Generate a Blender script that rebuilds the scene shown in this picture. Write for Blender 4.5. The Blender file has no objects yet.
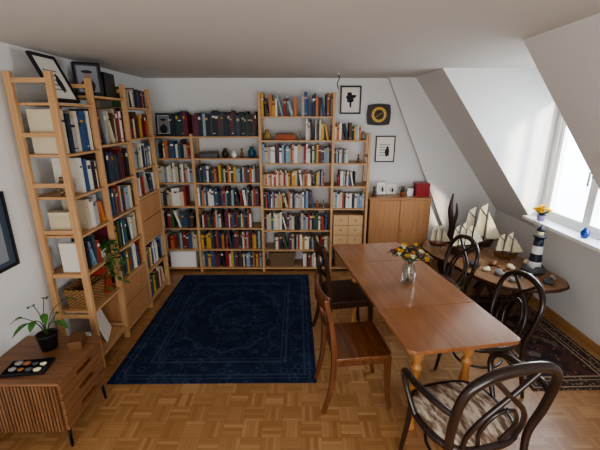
import bpy, bmesh, math, random
from mathutils import Vector, Matrix, noise
random.seed(7)
S = bpy.context.scene
COL = S.collection
R = random.uniform

# ------------------------------------------------------------------ materials
def H(h):
    h = h.lstrip('#')
    c = [int(h[i:i+2], 16)/255 for i in (0, 2, 4)]
    return tuple([x/12.92 if x <= .04045 else ((x+.055)/1.055)**2.4 for x in c]+[1])

def newmat(name):
    m = bpy.data.materials.new(name); m.use_nodes = True
    nt = m.node_tree
    return m, nt, nt.nodes['Principled BSDF']

def mat(name, col, rough=.6, metal=0, spec=.5, bump=0, bscale=60, var=0):
    m, nt, b = newmat(name)
    c = H(col) if isinstance(col, str) else col
    b.inputs['Base Color'].default_value = c
    b.inputs['Roughness'].default_value = rough
    b.inputs['Metallic'].default_value = metal
    b.inputs['Specular IOR Level'].default_value = spec
    if bump or var:
        tc = nt.nodes.new('ShaderNodeTexCoord'); n = nt.nodes.new('ShaderNodeTexNoise')
        n.inputs['Scale'].default_value = bscale
        nt.links.new(tc.outputs['Object'], n.inputs['Vector'])
        if bump:
            bp = nt.nodes.new('ShaderNodeBump'); bp.inputs['Strength'].default_value = bump
            bp.inputs['Distance'].default_value = .01
            nt.links.new(n.outputs['Fac'], bp.inputs['Height']); nt.links.new(bp.outputs['Normal'], b.inputs['Normal'])
        if var:
            mx = nt.nodes.new('ShaderNodeMix'); mx.data_type = 'RGBA'
            mx.inputs['A'].default_value = tuple(x*(1-var) for x in c[:3])+(1,)
            mx.inputs['B'].default_value = tuple(min(1, x*(1+var)) for x in c[:3])+(1,)
            nt.links.new(n.outputs['Fac'], mx.inputs['Factor']); nt.links.new(mx.outputs['Result'], b.inputs['Base Color'])
    return m

def wood(name, c1, c2, axis='x', rough=.45, scale=9, coat=0, stretch=14):
    m, nt, b = newmat(name)
    tc = nt.nodes.new('ShaderNodeTexCoord'); mp = nt.nodes.new('ShaderNodeMapping')
    sc = [scale*stretch*.35]*3; sc['xyz'.index(axis)] = scale*.25
    mp.inputs['Scale'].default_value = sc
    n = nt.nodes.new('ShaderNodeTexNoise'); n.inputs['Scale'].default_value = 1; n.inputs['Detail'].default_value = 6
    n.inputs['Roughness'].default_value = .65; n.inputs['Distortion'].default_value = .5
    r = nt.nodes.new('ShaderNodeValToRGB')
    r.color_ramp.elements[0].position = .32; r.color_ramp.elements[0].color = H(c2)
    r.color_ramp.elements[1].position = .68; r.color_ramp.elements[1].color = H(c1)
    nt.links.new(tc.outputs['Object'], mp.inputs['Vector']); nt.links.new(mp.outputs['Vector'], n.inputs['Vector'])
    nt.links.new(n.outputs['Fac'], r.inputs['Fac']); nt.links.new(r.outputs['Color'], b.inputs['Base Color'])
    b.inputs['Roughness'].default_value = rough
    b.inputs['Coat Weight'].default_value = coat; b.inputs['Coat Roughness'].default_value = .15
    return m

class G:
    def __init__(s, nt): s.nt = nt
    def put(s, sock, v):
        if isinstance(v, (int, float)): sock.default_value = v
        elif isinstance(v, tuple): sock.default_value = v
        else: s.nt.links.new(v, sock)
    def m(s, op, a, b=0., c=None):
        n = s.nt.nodes.new('ShaderNodeMath'); n.operation = op
        s.put(n.inputs[0], a); s.put(n.inputs[1], b)
        if c is not None: s.put(n.inputs[2], c)
        return n.outputs[0]
    def mix(s, f, a, b):
        n = s.nt.nodes.new('ShaderNodeMix'); n.data_type = 'RGBA'
        s.put(n.inputs['Factor'], f); s.put(n.inputs['A'], a); s.put(n.inputs['B'], b)
        return n.outputs['Result']
    def xyz(s):
        tc = s.nt.nodes.new('ShaderNodeTexCoord'); sp = s.nt.nodes.new('ShaderNodeSeparateXYZ')
        s.nt.links.new(tc.outputs['Object'], sp.inputs[0]); s.co = tc.outputs['Object']
        return sp.outputs[0], sp.outputs[1], sp.outputs[2]
    def comb(s, x, y, z):
        n = s.nt.nodes.new('ShaderNodeCombineXYZ')
        s.put(n.inputs[0], x); s.put(n.inputs[1], y); s.put(n.inputs[2], z); return n.outputs[0]
    def noise(s, scale, vec=None, detail=3, rough=.5):
        n = s.nt.nodes.new('ShaderNodeTexNoise'); n.inputs['Scale'].default_value = scale
        n.inputs['Detail'].default_value = detail; n.inputs['Roughness'].default_value = rough
        s.nt.links.new(vec if vec is not None else s.co, n.inputs['Vector']); return n.outputs['Fac']
    def vor(s, scale, vec=None, feat='F1', out='Distance'):
        n = s.nt.nodes.new('ShaderNodeTexVoronoi'); n.inputs['Scale'].default_value = scale; n.feature = feat
        s.nt.links.new(vec if vec is not None else s.co, n.inputs['Vector']); return n.outputs[out]
    def ramp(s, f, stops, interp='LINEAR'):
        n = s.nt.nodes.new('ShaderNodeValToRGB'); cr = n.color_ramp; cr.interpolation = interp
        while len(cr.elements) < len(stops): cr.elements.new(.5)
        for e, (p, c) in zip(cr.elements, stops):
            e.position = p; e.color = H(c)
        s.put(n.inputs['Fac'], f); return n.outputs['Color']

def floor_mat():
    m, nt, b = newmat('parquet'); g = G(nt); x, y, z = g.xyz()
    T = .13
    u = g.m('DIVIDE', g.m('ADD', x, 10), T); v = g.m('DIVIDE', g.m('ADD', y, 10), T)
    fu = g.m('FLOOR', u); fv = g.m('FLOOR', v)
    ch = g.m('MODULO', g.m('ADD', fu, fv), 2.)
    fru = g.m('FRACT', u); frv = g.m('FRACT', v)
    a = g.m('ADD', g.m('MULTIPLY', fru, ch), g.m('MULTIPLY', frv, g.m('SUBTRACT', 1., ch)))
    al = g.m('ADD', g.m('MULTIPLY', frv, ch), g.m('MULTIPLY', fru, g.m('SUBTRACT', 1., ch)))
    s5 = g.m('MULTIPLY', a, 5.); sid = g.m('FLOOR', s5); sf = g.m('FRACT', s5)
    wn = nt.nodes.new('ShaderNodeTexWhiteNoise'); nt.links.new(g.comb(fu, fv, sid), wn.inputs['Vector'])
    rnd = wn.outputs['Value']
    col = g.ramp(rnd, [(0, '#a0754a'), (.3, '#aa7f53'), (.65, '#b4895c'), (1, '#c0976a')])
    gv = g.comb(g.m('MULTIPLY', s5, 3.), g.m('MULTIPLY', al, 1.2), g.m('ADD', g.m('MULTIPLY', rnd, 40.), g.m('ADD', fu, fv)))
    gr = g.noise(2., gv, 4)
    col = g.mix(g.m('MULTIPLY', gr, .25), col, H('#825a36'))
    e1 = g.m('MINIMUM', sf, g.m('SUBTRACT', 1., sf)); e2 = g.m('MINIMUM', al, g.m('SUBTRACT', 1., al))
    line = g.m('MAXIMUM', g.m('LESS_THAN', e1, .05), g.m('LESS_THAN', e2, .014))
    col = g.mix(g.m('MULTIPLY', line, .35), col, H('#76502f'))
    col = g.mix(g.m('MULTIPLY', ch, .12), col, H('#8c613c'))
    nt.links.new(col, b.inputs['Base Color'])
    b.inputs['Roughness'].default_value = .33
    return m

def rug_blue(w, h):
    m, nt, b = newmat('blue_rug_wool'); g = G(nt); x, y, z = g.xyz()
    d = g.m('MINIMUM', g.m('SUBTRACT', w/2, g.m('ABSOLUTE', x)), g.m('SUBTRACT', h/2, g.m('ABSOLUTE', y)))
    n1 = g.noise(5., detail=5, rough=.7); n2 = g.noise(60., detail=4, rough=.7)
    base = g.ramp(n1, [(.3, '#1e273c'), (.55, '#28344d'), (.8, '#38475f')])
    v = g.vor(11.); v2 = g.vor(26., feat='F2')
    pat = g.m('MULTIPLY', g.m('LESS_THAN', g.m('ABSOLUTE', g.m('SUBTRACT', v, .36)), .07), g.m('GREATER_THAN', n2, .45))
    col = g.mix(g.m('MULTIPLY', pat, .28), base, H('#566884'))
    pat2 = g.m('LESS_THAN', g.m('ABSOLUTE', g.m('SUBTRACT', v2, .5)), .08)
    col = g.mix(g.m('MULTIPLY', pat2, g.m('MULTIPLY', n1, .4)), col, H('#121b30'))
    rr = g.m('SQRT', g.m('ADD', g.m('POWER', g.m('ABSOLUTE', g.m('MULTIPLY', x, 1.9)), 2.), g.m('POWER', g.m('ABSOLUTE', g.m('MULTIPLY', y, 1.5)), 2.)))
    ang = g.m('ARCTAN2', y, x)
    rr = g.m('ADD', rr, g.m('MULTIPLY', g.m('ABSOLUTE', g.m('SINE', g.m('MULTIPLY', ang, 8.))), .07))
    for k in (.3, .48, .95):
        ring = g.m('LESS_THAN', g.m('ABSOLUTE', g.m('SUBTRACT', rr, k)), .025)
        col = g.mix(g.m('MULTIPLY', ring, g.m('MULTIPLY', n2, .3)), col, H('#66789a'))
    for k, wd in ((.09, .01), (.25, .012), (.29, .006), (.05, .006)):
        ln = g.m('LESS_THAN', g.m('ABSOLUTE', g.m('SUBTRACT', d, k)), wd)
        col = g.mix(g.m('MULTIPLY', ln, g.m('MULTIPLY', n2, .4)), col, H('#66789a'))
    nt.links.new(col, b.inputs['Base Color']); b.inputs['Roughness'].default_value = .95
    b.inputs['Specular IOR Level'].default_value = .1
    bp = nt.nodes.new('ShaderNodeBump'); bp.inputs['Strength'].default_value = .4; bp.inputs['Distance'].default_value = .005
    nt.links.new(g.noise(240.), bp.inputs['Height']); nt.links.new(bp.outputs['Normal'], b.inputs['Normal'])
    return m

def rug_persian(w, h):
    m, nt, b = newmat('oriental_rug_wool'); g = G(nt); x, y, z = g.xyz()
    d = g.m('MINIMUM', g.m('SUBTRACT', w/2, g.m('ABSOLUTE', x)), g.m('SUBTRACT', h/2, g.m('ABSOLUTE', y)))
    v = g.vor(20.); vc = g.vor(14., out='Color')
    sp = nt.nodes.new('ShaderNodeSeparateColor'); nt.links.new(vc, sp.inputs[0])
    field = g.ramp(sp.outputs[0], [(0, '#3a2a28'), (.3, '#54322e'), (.5, '#28242c'), (.75, '#6e5f52'), (.9, '#463834')], 'CONSTANT')
    field = g.mix(g.m('LESS_THAN', v, .2), field, H('#857460'))
    bord = g.ramp(g.vor(30.), [(0, '#80705c'), (.35, '#2c2426'), (.6, '#4c2e2a')], 'CONSTANT')
    col = g.mix(g.m('LESS_THAN', d, .14), field, bord)
    for k, wd in ((.14, .008), (.10, .005), (.03, .006)):
        col = g.mix(g.m('LESS_THAN', g.m('ABSOLUTE', g.m('SUBTRACT', d, k)), wd), col, H('#a08c70'))
    nt.links.new(col, b.inputs['Base Color']); b.inputs['Roughness'].default_value = .95
    return m

def wicker_mat(name, c1, c2):
    m, nt, b = newmat(name); g = G(nt); x, y, z = g.xyz()
    a = g.m('SINE', g.m('MULTIPLY', g.m('ADD', x, y), 150.)); c = g.m('SINE', g.m('MULTIPLY', z, 230.))
    p = g.m('MULTIPLY', a, c)
    col = g.mix(g.m('MULTIPLY_ADD', p, .5, .5), H(c1), H(c2))
    nt.links.new(col, b.inputs['Base Color']); b.inputs['Roughness'].default_value = .7
    bp = nt.nodes.new('ShaderNodeBump'); bp.inputs['Strength'].default_value = .8; bp.inputs['Distance'].default_value = .008
    nt.links.new(p, bp.inputs['Height']); nt.links.new(bp.outputs['Normal'], b.inputs['Normal'])
    return m

def glass_mat(name, tint=(1, 1, 1, 1), lo=.03, hi=.5):
    m = bpy.data.materials.new(name); m.use_nodes = True; nt = m.node_tree; nt.nodes.clear()
    o = nt.nodes.new('ShaderNodeOutputMaterial'); t = nt.nodes.new('ShaderNodeBsdfTransparent'); t.inputs[0].default_value = tint
    gl = nt.nodes.new('ShaderNodeBsdfGlossy'); gl.inputs['Roughness'].default_value = .03
    lw = nt.nodes.new('ShaderNodeLayerWeight'); lw.inputs['Blend'].default_value = .25
    mr = nt.nodes.new('ShaderNodeMapRange'); mr.inputs['To Min'].default_value = lo; mr.inputs['To Max'].default_value = hi
    mx = nt.nodes.new('ShaderNodeMixShader')
    nt.links.new(lw.outputs['Facing'], mr.inputs['Value']); nt.links.new(mr.outputs[0], mx.inputs[0])
    nt.links.new(t.outputs[0], mx.inputs[1]); nt.links.new(gl.outputs[0], mx.inputs[2])
    nt.links.new(mx.outputs[0], o.inputs[0]); return m

PINE = ('#cda67a', '#b78c60')
pine_x = wood('pine_x', *PINE, axis='x'); pine_y = wood('pine_y', *PINE, axis='y'); pine_z = wood('pine_z', *PINE, axis='z')
cab_wood = wood('cabinet_pine', '#bf9068', '#aa7a4f', axis='z', rough=.35)
cherry = wood('table_cherry', '#ab754d', '#8f5c3a', axis='y', rough=.2, coat=.5, scale=5)
cherry_l = wood('table_leg_wood', '#cb935a', '#ad743f', axis='z', rough=.3, coat=.3)
chair_w = wood('chair_walnut', '#774a2d', '#54301b', axis='z', rough=.3, coat=.3)
chair_d = wood('chair_dark_walnut', '#4a2c1e', '#301d13', axis='z', rough=.35, coat=.2)
bent_d = wood('bentwood_dark', '#33221c', '#1f1512', axis='z', rough=.28, coat=.4)
walnut_x = wood('sideboard_walnut_x', '#946b4a', '#6e4a30', axis='x', rough=.4)
walnut_y = wood('sideboard_walnut_y', '#946b4a', '#6e4a30', axis='y', rough=.4)
walnut_z = wood('sideboard_walnut_z', '#8c6446', '#63442c', axis='z', rough=.4)
slab_w = wood('slab_wood', '#9c7450', '#6f4c32', axis='y', rough=.4, scale=6)
root_w = mat('root_wood', '#4a2f1e', .8, bump=.6, bscale=25, var=.4)
wall_m = mat('wall_paint', '#dfdfdd', .9, spec=.2, bump=.05, bscale=120)
ceil_m = mat('ceiling_paint', '#d2cfc9', .95, spec=.1)
white_m = mat('white_lacquer', '#eeeeec', .4)
paper_m = mat('white_paper', '#e9e5db', .8)
page_m = mat('book_pages', '#d9cfb8', .9)
black_m = mat('black_plastic', '#16161a', .4)
blackmetal = mat('black_metal', '#121212', .4, .6)
brass = mat('brass', '#b9924a', .3, 1)
steel = mat('steel', '#b8b8b8', .3, 1)
glass = glass_mat('clear_glass', lo=.02, hi=.15)
vglass = glass_mat('vase_glass', (.93, .96, .96, 1), .08, .8)
wick = wicker_mat('wicker', '#c09461', '#5f3d20')
wick_d = wicker_mat('wicker_grey', '#a08464', '#4c3524')
soil = mat('soil', '#2b1d14', .95)
leafm = mat('leaf_green', '#3f6b2c', .5, var=.35, bscale=20)
leafd = mat('leaf_dark_green', '#29471f', .5, var=.3, bscale=20)
terr = mat('terracotta', '#a5583a', .8)
red_m = mat('red_lacquer', '#8f1f22', .35)
yel = mat('yellow_petal', '#f2c718', .5); org = mat('orange_petal', '#d9822b', .5); pur = mat('purple_petal', '#7b4a63', .6); crm = mat('cream_petal', '#e8ddb8', .6)
sail_m = mat('sail_cloth', '#dcd1b0', .85); hull_d = mat('ship_hull_dark', '#35221a', .5); hull_b = mat('ship_hull_brown', '#6b4526', .5)
stone = mat('stone_grey', '#8b8880', .8, bump=.4, bscale=30, var=.3); stone_d = mat('stone_dark', '#4c4a4c', .7, bump=.4, bscale=30, var=.3)
amber = mat('stone_amber', '#8e5a33', .5, var=.3)

# ------------------------------------------------------------------ mesh builder
def catmull(pts, n=6, closed=False):
    P = [Vector(p) for p in pts]; out = []
    L = len(P)
    rng = range(L if closed else L-1)
    for i in rng:
        if closed: p0, p1, p2, p3 = P[(i-1) % L], P[i], P[(i+1) % L], P[(i+2) % L]
        else:
            p1, p2 = P[i], P[i+1]
            p0 = P[i-1] if i else p1*2-p2
            p3 = P[i+2] if i+2 < L else p2*2-p1
        for k in range(n):
            t = k/n
            out.append(.5*((2*p1)+(p2-p0)*t+(2*p0-5*p1+4*p2-p3)*t*t+(3*p1-p0-3*p2+p3)*t**3))
    if not closed: out.append(P[-1])
    return out

class MB:
    def __init__(s): s.v = []; s.f = []; s.m = []; s.sm = []; s.mats = []
    def mi(s, m):
        if m not in s.mats: s.mats.append(m)
        return s.mats.index(m)
    def add(s, vs, fs, m, smooth=False, M=None):
        o = len(s.v); k = s.mi(m)
        for p in vs: s.v.append(M @ Vector(p) if M else Vector(p))
        for f in fs: s.f.append([i+o for i in f]); s.m.append(k); s.sm.append(smooth)
        return s
    def box(s, x0, y0, z0, x1, y1, z1, m, M=None):
        vs = [(x0, y0, z0), (x1, y0, z0), (x1, y1, z0), (x0, y1, z0), (x0, y0, z1), (x1, y0, z1), (x1, y1, z1), (x0, y1, z1)]
        return s.add(vs, [(3, 2, 1, 0), (4, 5, 6, 7), (0, 1, 5, 4), (1, 2, 6, 5), (2, 3, 7, 6), (3, 0, 4, 7)], m, False, M)
    def tube(s, pts, r, m, n=8, flat=(1, 1), up=None, closed=False, square=False):
        P = [Vector(p) for p in pts]; L = len(P)
        rs = r if isinstance(r, (list, tuple)) else [r]*L
        if len(rs) != L:
            rs = [rs[min(len(rs)-1, int(i/(L-1)*(len(rs)-1)))]*(1-((i/(L-1)*(len(rs)-1)) % 1)) + rs[min(len(rs)-1, int(i/(L-1)*(len(rs)-1))+1)]*((i/(L-1)*(len(rs)-1)) % 1) for i in range(L)]
        T = []
        for i in range(L):
            a = P[(i-1) % L] if closed else P[max(0, i-1)]; b = P[(i+1) % L] if closed else P[min(L-1, i+1)]
            d = b-a; T.append(d.normalized() if d.length > 1e-9 else Vector((0, 0, 1)))
        u = Vector(up) if up else (Vector((0, 0, 1)) if abs(T[0].z) < .9 else Vector((1, 0, 0)))
        u = (u-T[0]*u.dot(T[0])).normalized(); vs = []
        angs = [math.pi/4+k*math.pi/2 for k in range(4)] if square else [k*2*math.pi/n for k in range(n)]
        n = len(angs); q = math.sqrt(2) if square else 1
        for i in range(L):
            if up: u = Vector(up)
            u = (u-T[i]*u.dot(T[i])); u = u.normalized() if u.length > 1e-6 else Vector((1, 0, 0))
            w = T[i].cross(u)
            for a in angs: vs.append(P[i]+(u*math.cos(a)*flat[0]+w*math.sin(a)*flat[1])*rs[i]*q)
        fs = []
        for i in range(L if closed else L-1):
            j = (i+1) % L
            for k in range(n): fs.append((i*n+k, i*n+(k+1) % n, j*n+(k+1) % n, j*n+k))
        if not closed: fs.append(tuple(range(n-1, -1, -1))); fs.append(tuple((L-1)*n+k for k in range(n)))
        return s.add(vs, fs, m, not square)
    def lathe(s, prof, m, n=20, c=(0, 0, 0), mats=None, closed=False):
        vs = []; L = len(prof)
        for r, z in prof:
            for k in range(n):
                a = k*2*math.pi/n; vs.append((c[0]+r*math.cos(a), c[1]+r*math.sin(a), c[2]+z))
        o = len(s.v)
        for p in vs: s.v.append(Vector(p))
        rng = range(L) if closed else range(L-1)
        for i in rng:
            j = (i+1) % L
            mm = mats[i] if mats else m; kk = s.mi(mm)
            for k in range(n):
                s.f.append([o+i*n+k, o+i*n+(k+1) % n, o+j*n+(k+1) % n, o+j*n+k]); s.m.append(kk); s.sm.append(True)
        if not closed:
            if prof[0][0] > 1e-5: s.f.append([o+k for k in range(n-1, -1, -1)]); s.m.append(s.mi(mats[0] if mats else m)); s.sm.append(False)
            if prof[-1][0] > 1e-5: s.f.append([o+(L-1)*n+k for k in range(n)]); s.m.append(s.mi(mats[-1] if mats else m)); s.sm.append(False)
        return s
    def prism(s, poly, z0, z1, m, M=None, smooth=False):
        n = len(poly)
        vs = [(x, y, z0) for x, y in poly]+[(x, y, z1) for x, y in poly]
        fs = [tuple(range(n-1, -1, -1)), tuple(range(n, 2*n))]
        s.add(vs, fs, m, False, M)
        o = len(s.v)-2*n; k = s.mi(m)
        for i in range(n):
            j = (i+1) % n
            s.f.append([o+i, o+j, o+n+j, o+n+i]); s.m.append(k); s.sm.append(smooth)
        return s
    def grid(s, nx, ny, fn, m, smooth=True):
        vs = [fn(i/nx, j/ny) for j in range(ny+1) for i in range(nx+1)]
        fs = [(j*(nx+1)+i, j*(nx+1)+i+1, (j+1)*(nx+1)+i+1, (j+1)*(nx+1)+i) for j in range(ny) for i in range(nx)]
        return s.add(vs, fs, m, smooth)
    def ball(s, c, r, m, nu=10, nv=7, sc=(1, 1, 1), jag=0, flatz=None):
        c = Vector(c); vs = []
        for j in range(nv+1):
            th = math.pi*j/nv
            for i in range(nu):
                ph = 2*math.pi*i/nu
                d = Vector((math.sin(th)*math.cos(ph), math.sin(th)*math.sin(ph), math.cos(th)))
                rr = r*(1+jag*noise.noise(d*1.8+c*9))
                p = Vector((d.x*sc[0], d.y*sc[1], d.z*sc[2]))*rr
                if flatz is not None: p.z = max(p.z, flatz)
                vs.append(c+p)
        fs = [(j*nu+i, j*nu+(i+1) % nu, (j+1)*nu+(i+1) % nu, (j+1)*nu+i) for j in range(nv) for i in range(nu)]
        return s.add(vs, fs, m, True)
    def leaf(s, base, d, L, W, m, droop=.3, n=4):
        d = Vector(d).normalized(); side = d.cross(Vector((0, 0, 1)))
        side = side.normalized() if side.length > 1e-4 else Vector((1, 0, 0))
        b = Vector(base)
        def fn(u, v):
            w = math.sin(math.pi*min(1, max(.02, v*.96+.02)))**.8*W
            p = b+d*L*v+side*(u-.5)*w; p.z += -droop*L*v*v+abs(u-.5)*w*.3
            return p
        return s.grid(2, n, fn, m)
    def obj(s, name, parent=None, loc=(0, 0, 0), rz=0, rot=None, label=None, cat=None, group=None, kind=None, bevel=0, recalc=True):
        me = bpy.data.meshes.new(name)
        me.from_pydata([tuple(v) for v in s.v], [], s.f)
        for m in s.mats: me.materials.append(m)
        for p, k, sm in zip(me.polygons, s.m, s.sm): p.material_index = k; p.use_smooth = sm
        if recalc:
            bm = bmesh.new(); bm.from_mesh(me); bmesh.ops.remove_doubles(bm, verts=bm.verts, dist=1e-6)
            bmesh.ops.recalc_face_normals(bm, faces=bm.faces); bm.to_mesh(me); bm.free()
        o = bpy.data.objects.new(name, me); COL.objects.link(o)
        o.location = loc; o.rotation_euler = rot if rot else (0, 0, rz)
        if parent: o.parent = parent
        if label: o['label'] = label
        if cat: o['category'] = cat
        if group: o['group'] = group
        if kind: o['kind'] = kind
        if bevel:
            b = o.modifiers.new('bevel', 'BEVEL'); b.width = bevel; b.segments = 2; b.limit_method = 'ANGLE'; b.angle_limit = .7
        return o

def thing(name, label, cat, loc=(0, 0, 0), rz=0, group=None, rot=None):
    e = bpy.data.objects.new(name, None); COL.objects.link(e); e.empty_display_size = .1
    e.location = loc; e.rotation_euler = rot if rot else (0, 0, rz); e['label'] = label; e['category'] = cat
    if group: e['group'] = group
    return e

def copy_thing(root, loc, rz, label=None):
    n = root.copy(); COL.objects.link(n); n.location = loc; n.rotation_euler = (0, 0, rz)
    if label: n['label'] = label
    def rec(src, dst):
        for c in src.children:
            k = c.copy(); COL.objects.link(k); k.parent = dst; k.matrix_parent_inverse = c.matrix_parent_inverse.copy(); rec(c, k)
    rec(root, n); return n

# ------------------------------------------------------------------ room
CZ = 2.44; XL = -1.93; XR = 2.62; YB = 4.75; YN = -1.6
st = dict(kind='structure')
MB().box(XL-.1, YN-.1, -.1, XR+.1, YB+.1, 0, floor_mat()).obj('floor', **st)
MB().box(XL-.1, YN-.1, CZ, XR+.1, YB+.1, CZ+.1, ceil_m).obj('ceiling', **st)
MB().box(XL-.1, YN-.1, 0, XL, YB+.1, CZ, wall_m).obj('wall_left', **st)
MB().box(XL, YB, 0, XR, YB+.1, CZ, wall_m).obj('wall_back', **st)
MB().box(XL, YN-.1, 0, XR, YN, CZ, wall_m).obj('wall_front', **st)
Y1, Y2 = 3.82, 2.5
WY0, WY1, WZ0, WZ1 = 2.58, 3.77, .95, 2.30
w = MB()
w.box(XR, YN, 0, XR+.1, YB, .80, wall_m)
w.box(XR, Y2, .80, XR+.1, Y1, WZ0, wall_m).box(XR, Y2, WZ1, XR+.1, Y1, CZ, wall_m)
w.box(XR, Y2, WZ0, XR+.1, WY0, WZ1, wall_m).box(XR, WY1, WZ0, XR+.1, Y1, WZ1, wall_m)
w.obj('wall_right', **st)
SX = 1.40
def slope(name, ya, yb):
    q = MB(); a = Vector((SX, 0, CZ)); b = Vector((XR, 0, .80)); nrm = Vector((1.64, 0, 1.22)).normalized()*.08
    vs = []
    for y in (ya, yb):
        for p in (a, b, b+nrm, a+nrm): vs.append((p.x, y, p.z))
    q.add(vs, [(0, 1, 2, 3), (7, 6, 5, 4), (0, 4, 5, 1), (1, 5, 6, 2), (2, 6, 7, 3), (3, 7, 4, 0)], wall_m)
    return q.obj(name, **st)
slope('wall_slope_far', Y1+.05, YB); slope('wall_slope_near', YN, Y2-.05)
def cheek(name, ya, yb):
    q = MB(); tri = [(SX, CZ), (XR, .80), (XR+.1, .80), (XR+.1, CZ)]
    vs = [(x, ya, z) for x, z in tri]+[(x, yb, z) for x, z in tri]
    q.add(vs, [(0, 1, 2, 3), (7, 6, 5, 4), (0, 4, 5, 1), (1, 5, 6, 2), (2, 6, 7, 3), (3, 7, 4, 0)], wall_m)
    return q.obj(name, **st)
cheek('wall_dormer_far', Y1, Y1+.05); cheek('wall_dormer_near', Y2-.05, Y2)
poly = [(1.08, CZ), (SX, CZ), (XR, .80), (XR, 0), (2.2, 0)]
q = MB(); n = len(poly)
vs = [(x, YB-.07, z) for x, z in poly]+[(x, YB, z) for x, z in poly]
q.add(vs, [tuple(range(n)), tuple(range(2*n-1, n-1, -1))]+[(i, (i+1) % n, n+(i+1) % n, n+i) for i in range(n)], wall_m)
q.obj('wall_back_slanted', **st)
basew = wood('baseboard_wood', '#b98f60', '#966b40', axis='y')
MB().box(XR-.015, YN, 0, XR, YB-.08, .06, basew).obj('baseboard_right', **st)
MB().box(XL, YN, 0, XL+.015, YB, .06, basew).obj('baseboard_left', **st)
MB().box(XL+.02, YB-.015, 0, 2.1, YB, .06, basew).obj('baseboard_back', **st)
win = bpy.data.objects.new('window_1', None); COL.objects.link(win); win['kind'] = 'structure'
def rectframe(x0, x1, y0, y1, z0, z1, t, m):
    return MB().box(x0, y0, z0, x1, y0+t, z1, m).box(x0, y1-t, z0, x1, y1, z1, m).box(x0, y0+t, z0, x1, y1-t, z0+t, m).box(x0, y0+t, z1-t, x1, y1-t, z1, m)
rectframe(XR+.0, XR+.09, WY0, WY1, WZ0, WZ1, .04, white_m).obj('window_frame', win, bevel=.004)
mid = (WY0+WY1)/2
for a, b in ((WY0+.04, mid), (mid, WY1-.04)):
    rectframe(XR+.005, XR+.055, a+.001, b-.001, WZ0+.041, WZ1-.041, .045, white_m).obj('window_sash', win, bevel=.004)
    MB().box(XR+.028, a+.046, WZ0+.086, XR+.032, b-.046, WZ1-.086, glass).obj('window_glass', win)
hd = MB().box(XR-.012, mid+.01, 1.45, XR+.004, mid+.035, 1.53, steel).box(XR-.035, mid+.015, 1.49, XR-.012, mid+.03, 1.505, steel).box(XR-.045, mid+.012, 1.38, XR-.033, mid+.033, 1.51, steel)
hd.obj('window_handle', win, label='metal window handle', bevel=.002)
MB().box(2.44, Y2+.002, .915, XR+.02, Y1-.002, .948, white_m).obj('trim_1', bevel=.004, **st)
MB().box(2.5, 3.70, 2.33, XR-.001, Y1-.001, 2.37, pine_y).obj('trim_2', **st)

# ------------------------------------------------------------------ bookcases
SH = .018
FY = [2.50, 2.95, 3.50, 4.05]
bl = thing('bookcase', 'tall open pine shelving unit along the white wall', 'bookcase', (0, 0, 0))
def ladder_left(y, h=2.26):
    q = MB()
    for x0 in (-1.91, -1.645): q.box(x0, y-.016, 0, x0+.045, y+.016, h, pine_z)
    z = .12
    while z < h: q.box(-1.865, y-.010, z, -1.645, y+.010, z+.03, pine_x); z += .345
    return q.obj('side_frame', bl, bevel=.002)
for y in FY: ladder_left(y)
U1 = [.10, .50, .82, 1.12, 1.41, 1.71, 2.05]
U2 = [.06, .52, .82, 1.12, 1.42, 1.74, 2.12]
U3 = [.06, .38, .70, 1.18, 1.46, 1.76, 2.05]
for k, U in enumerate((U1, U2, U3)):
    for z in U:
        MB().box(-1.905, FY[k]+.017, z, -1.602, FY[k+1]-.017, z+SH, pine_y).obj('shelf', bl, bevel=.001)
def drawers(y0, y1, z0, z1, n, nm='drawer'):
    body = MB().box(-1.90, y0, z0, -1.625, y1, z1, cab_wood).obj('drawer_chest', bl)
    for i in range(n):
        a = z0+(z1-z0)*i/n+.004; b = z0+(z1-z0)*(i+1)/n-.004
        d = MB().box(-1.624, y0+.004, a, -1.602, y1-.004, b, cab_wood).obj(nm, body, bevel=.002)
        MB().ball((-1.594, (y0+y1)/2, (a+b)/2), .012, cab_wood).obj('knob', d)
drawers(2.97, 3.48, .08, .518, 2)
drawers(3.52, 4.03, .72, 1.178, 2)
FX = [-1.80, -1.31, -.48, .40, .84]
FH = [1.79, 1.79, 2.26, 2.26, 1.79]
YF = 4.43
bb = thing('bookcase', 'wide open pine shelving unit against the far white wall', 'bookcase', (0, 0, 0))
for x, h in zip(FX, FH):
    q = MB()
    for y0 in (YF, YB-.02-.045): q.box(x-.016, y0, 0, x+.016, y0+.045, h, pine_z)
    z = .12
    while z < h: q.box(x-.01, YF+.045, z, x+.01, YB-.065, z+.03, pine_y); z += .345
    q.obj('side_frame', bb, bevel=.002)
ZL = [.04, .30, .59, .88, 1.18, 1.48, 1.74]
ZT = [.04, .29, .56, .85, 1.135, 1.42, 1.695, 1.97]
ZN = [.04, .36, .85, 1.135, 1.42, 1.695]
for k, U in enumerate((ZL, ZL, ZT, ZN)):
    for z in U:
        MB().box(FX[k]+.017, YF+.004, z, FX[k+1]-.017, YB-.022, z+SH, pine_x).obj('shelf', bb, bevel=.001)

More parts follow.
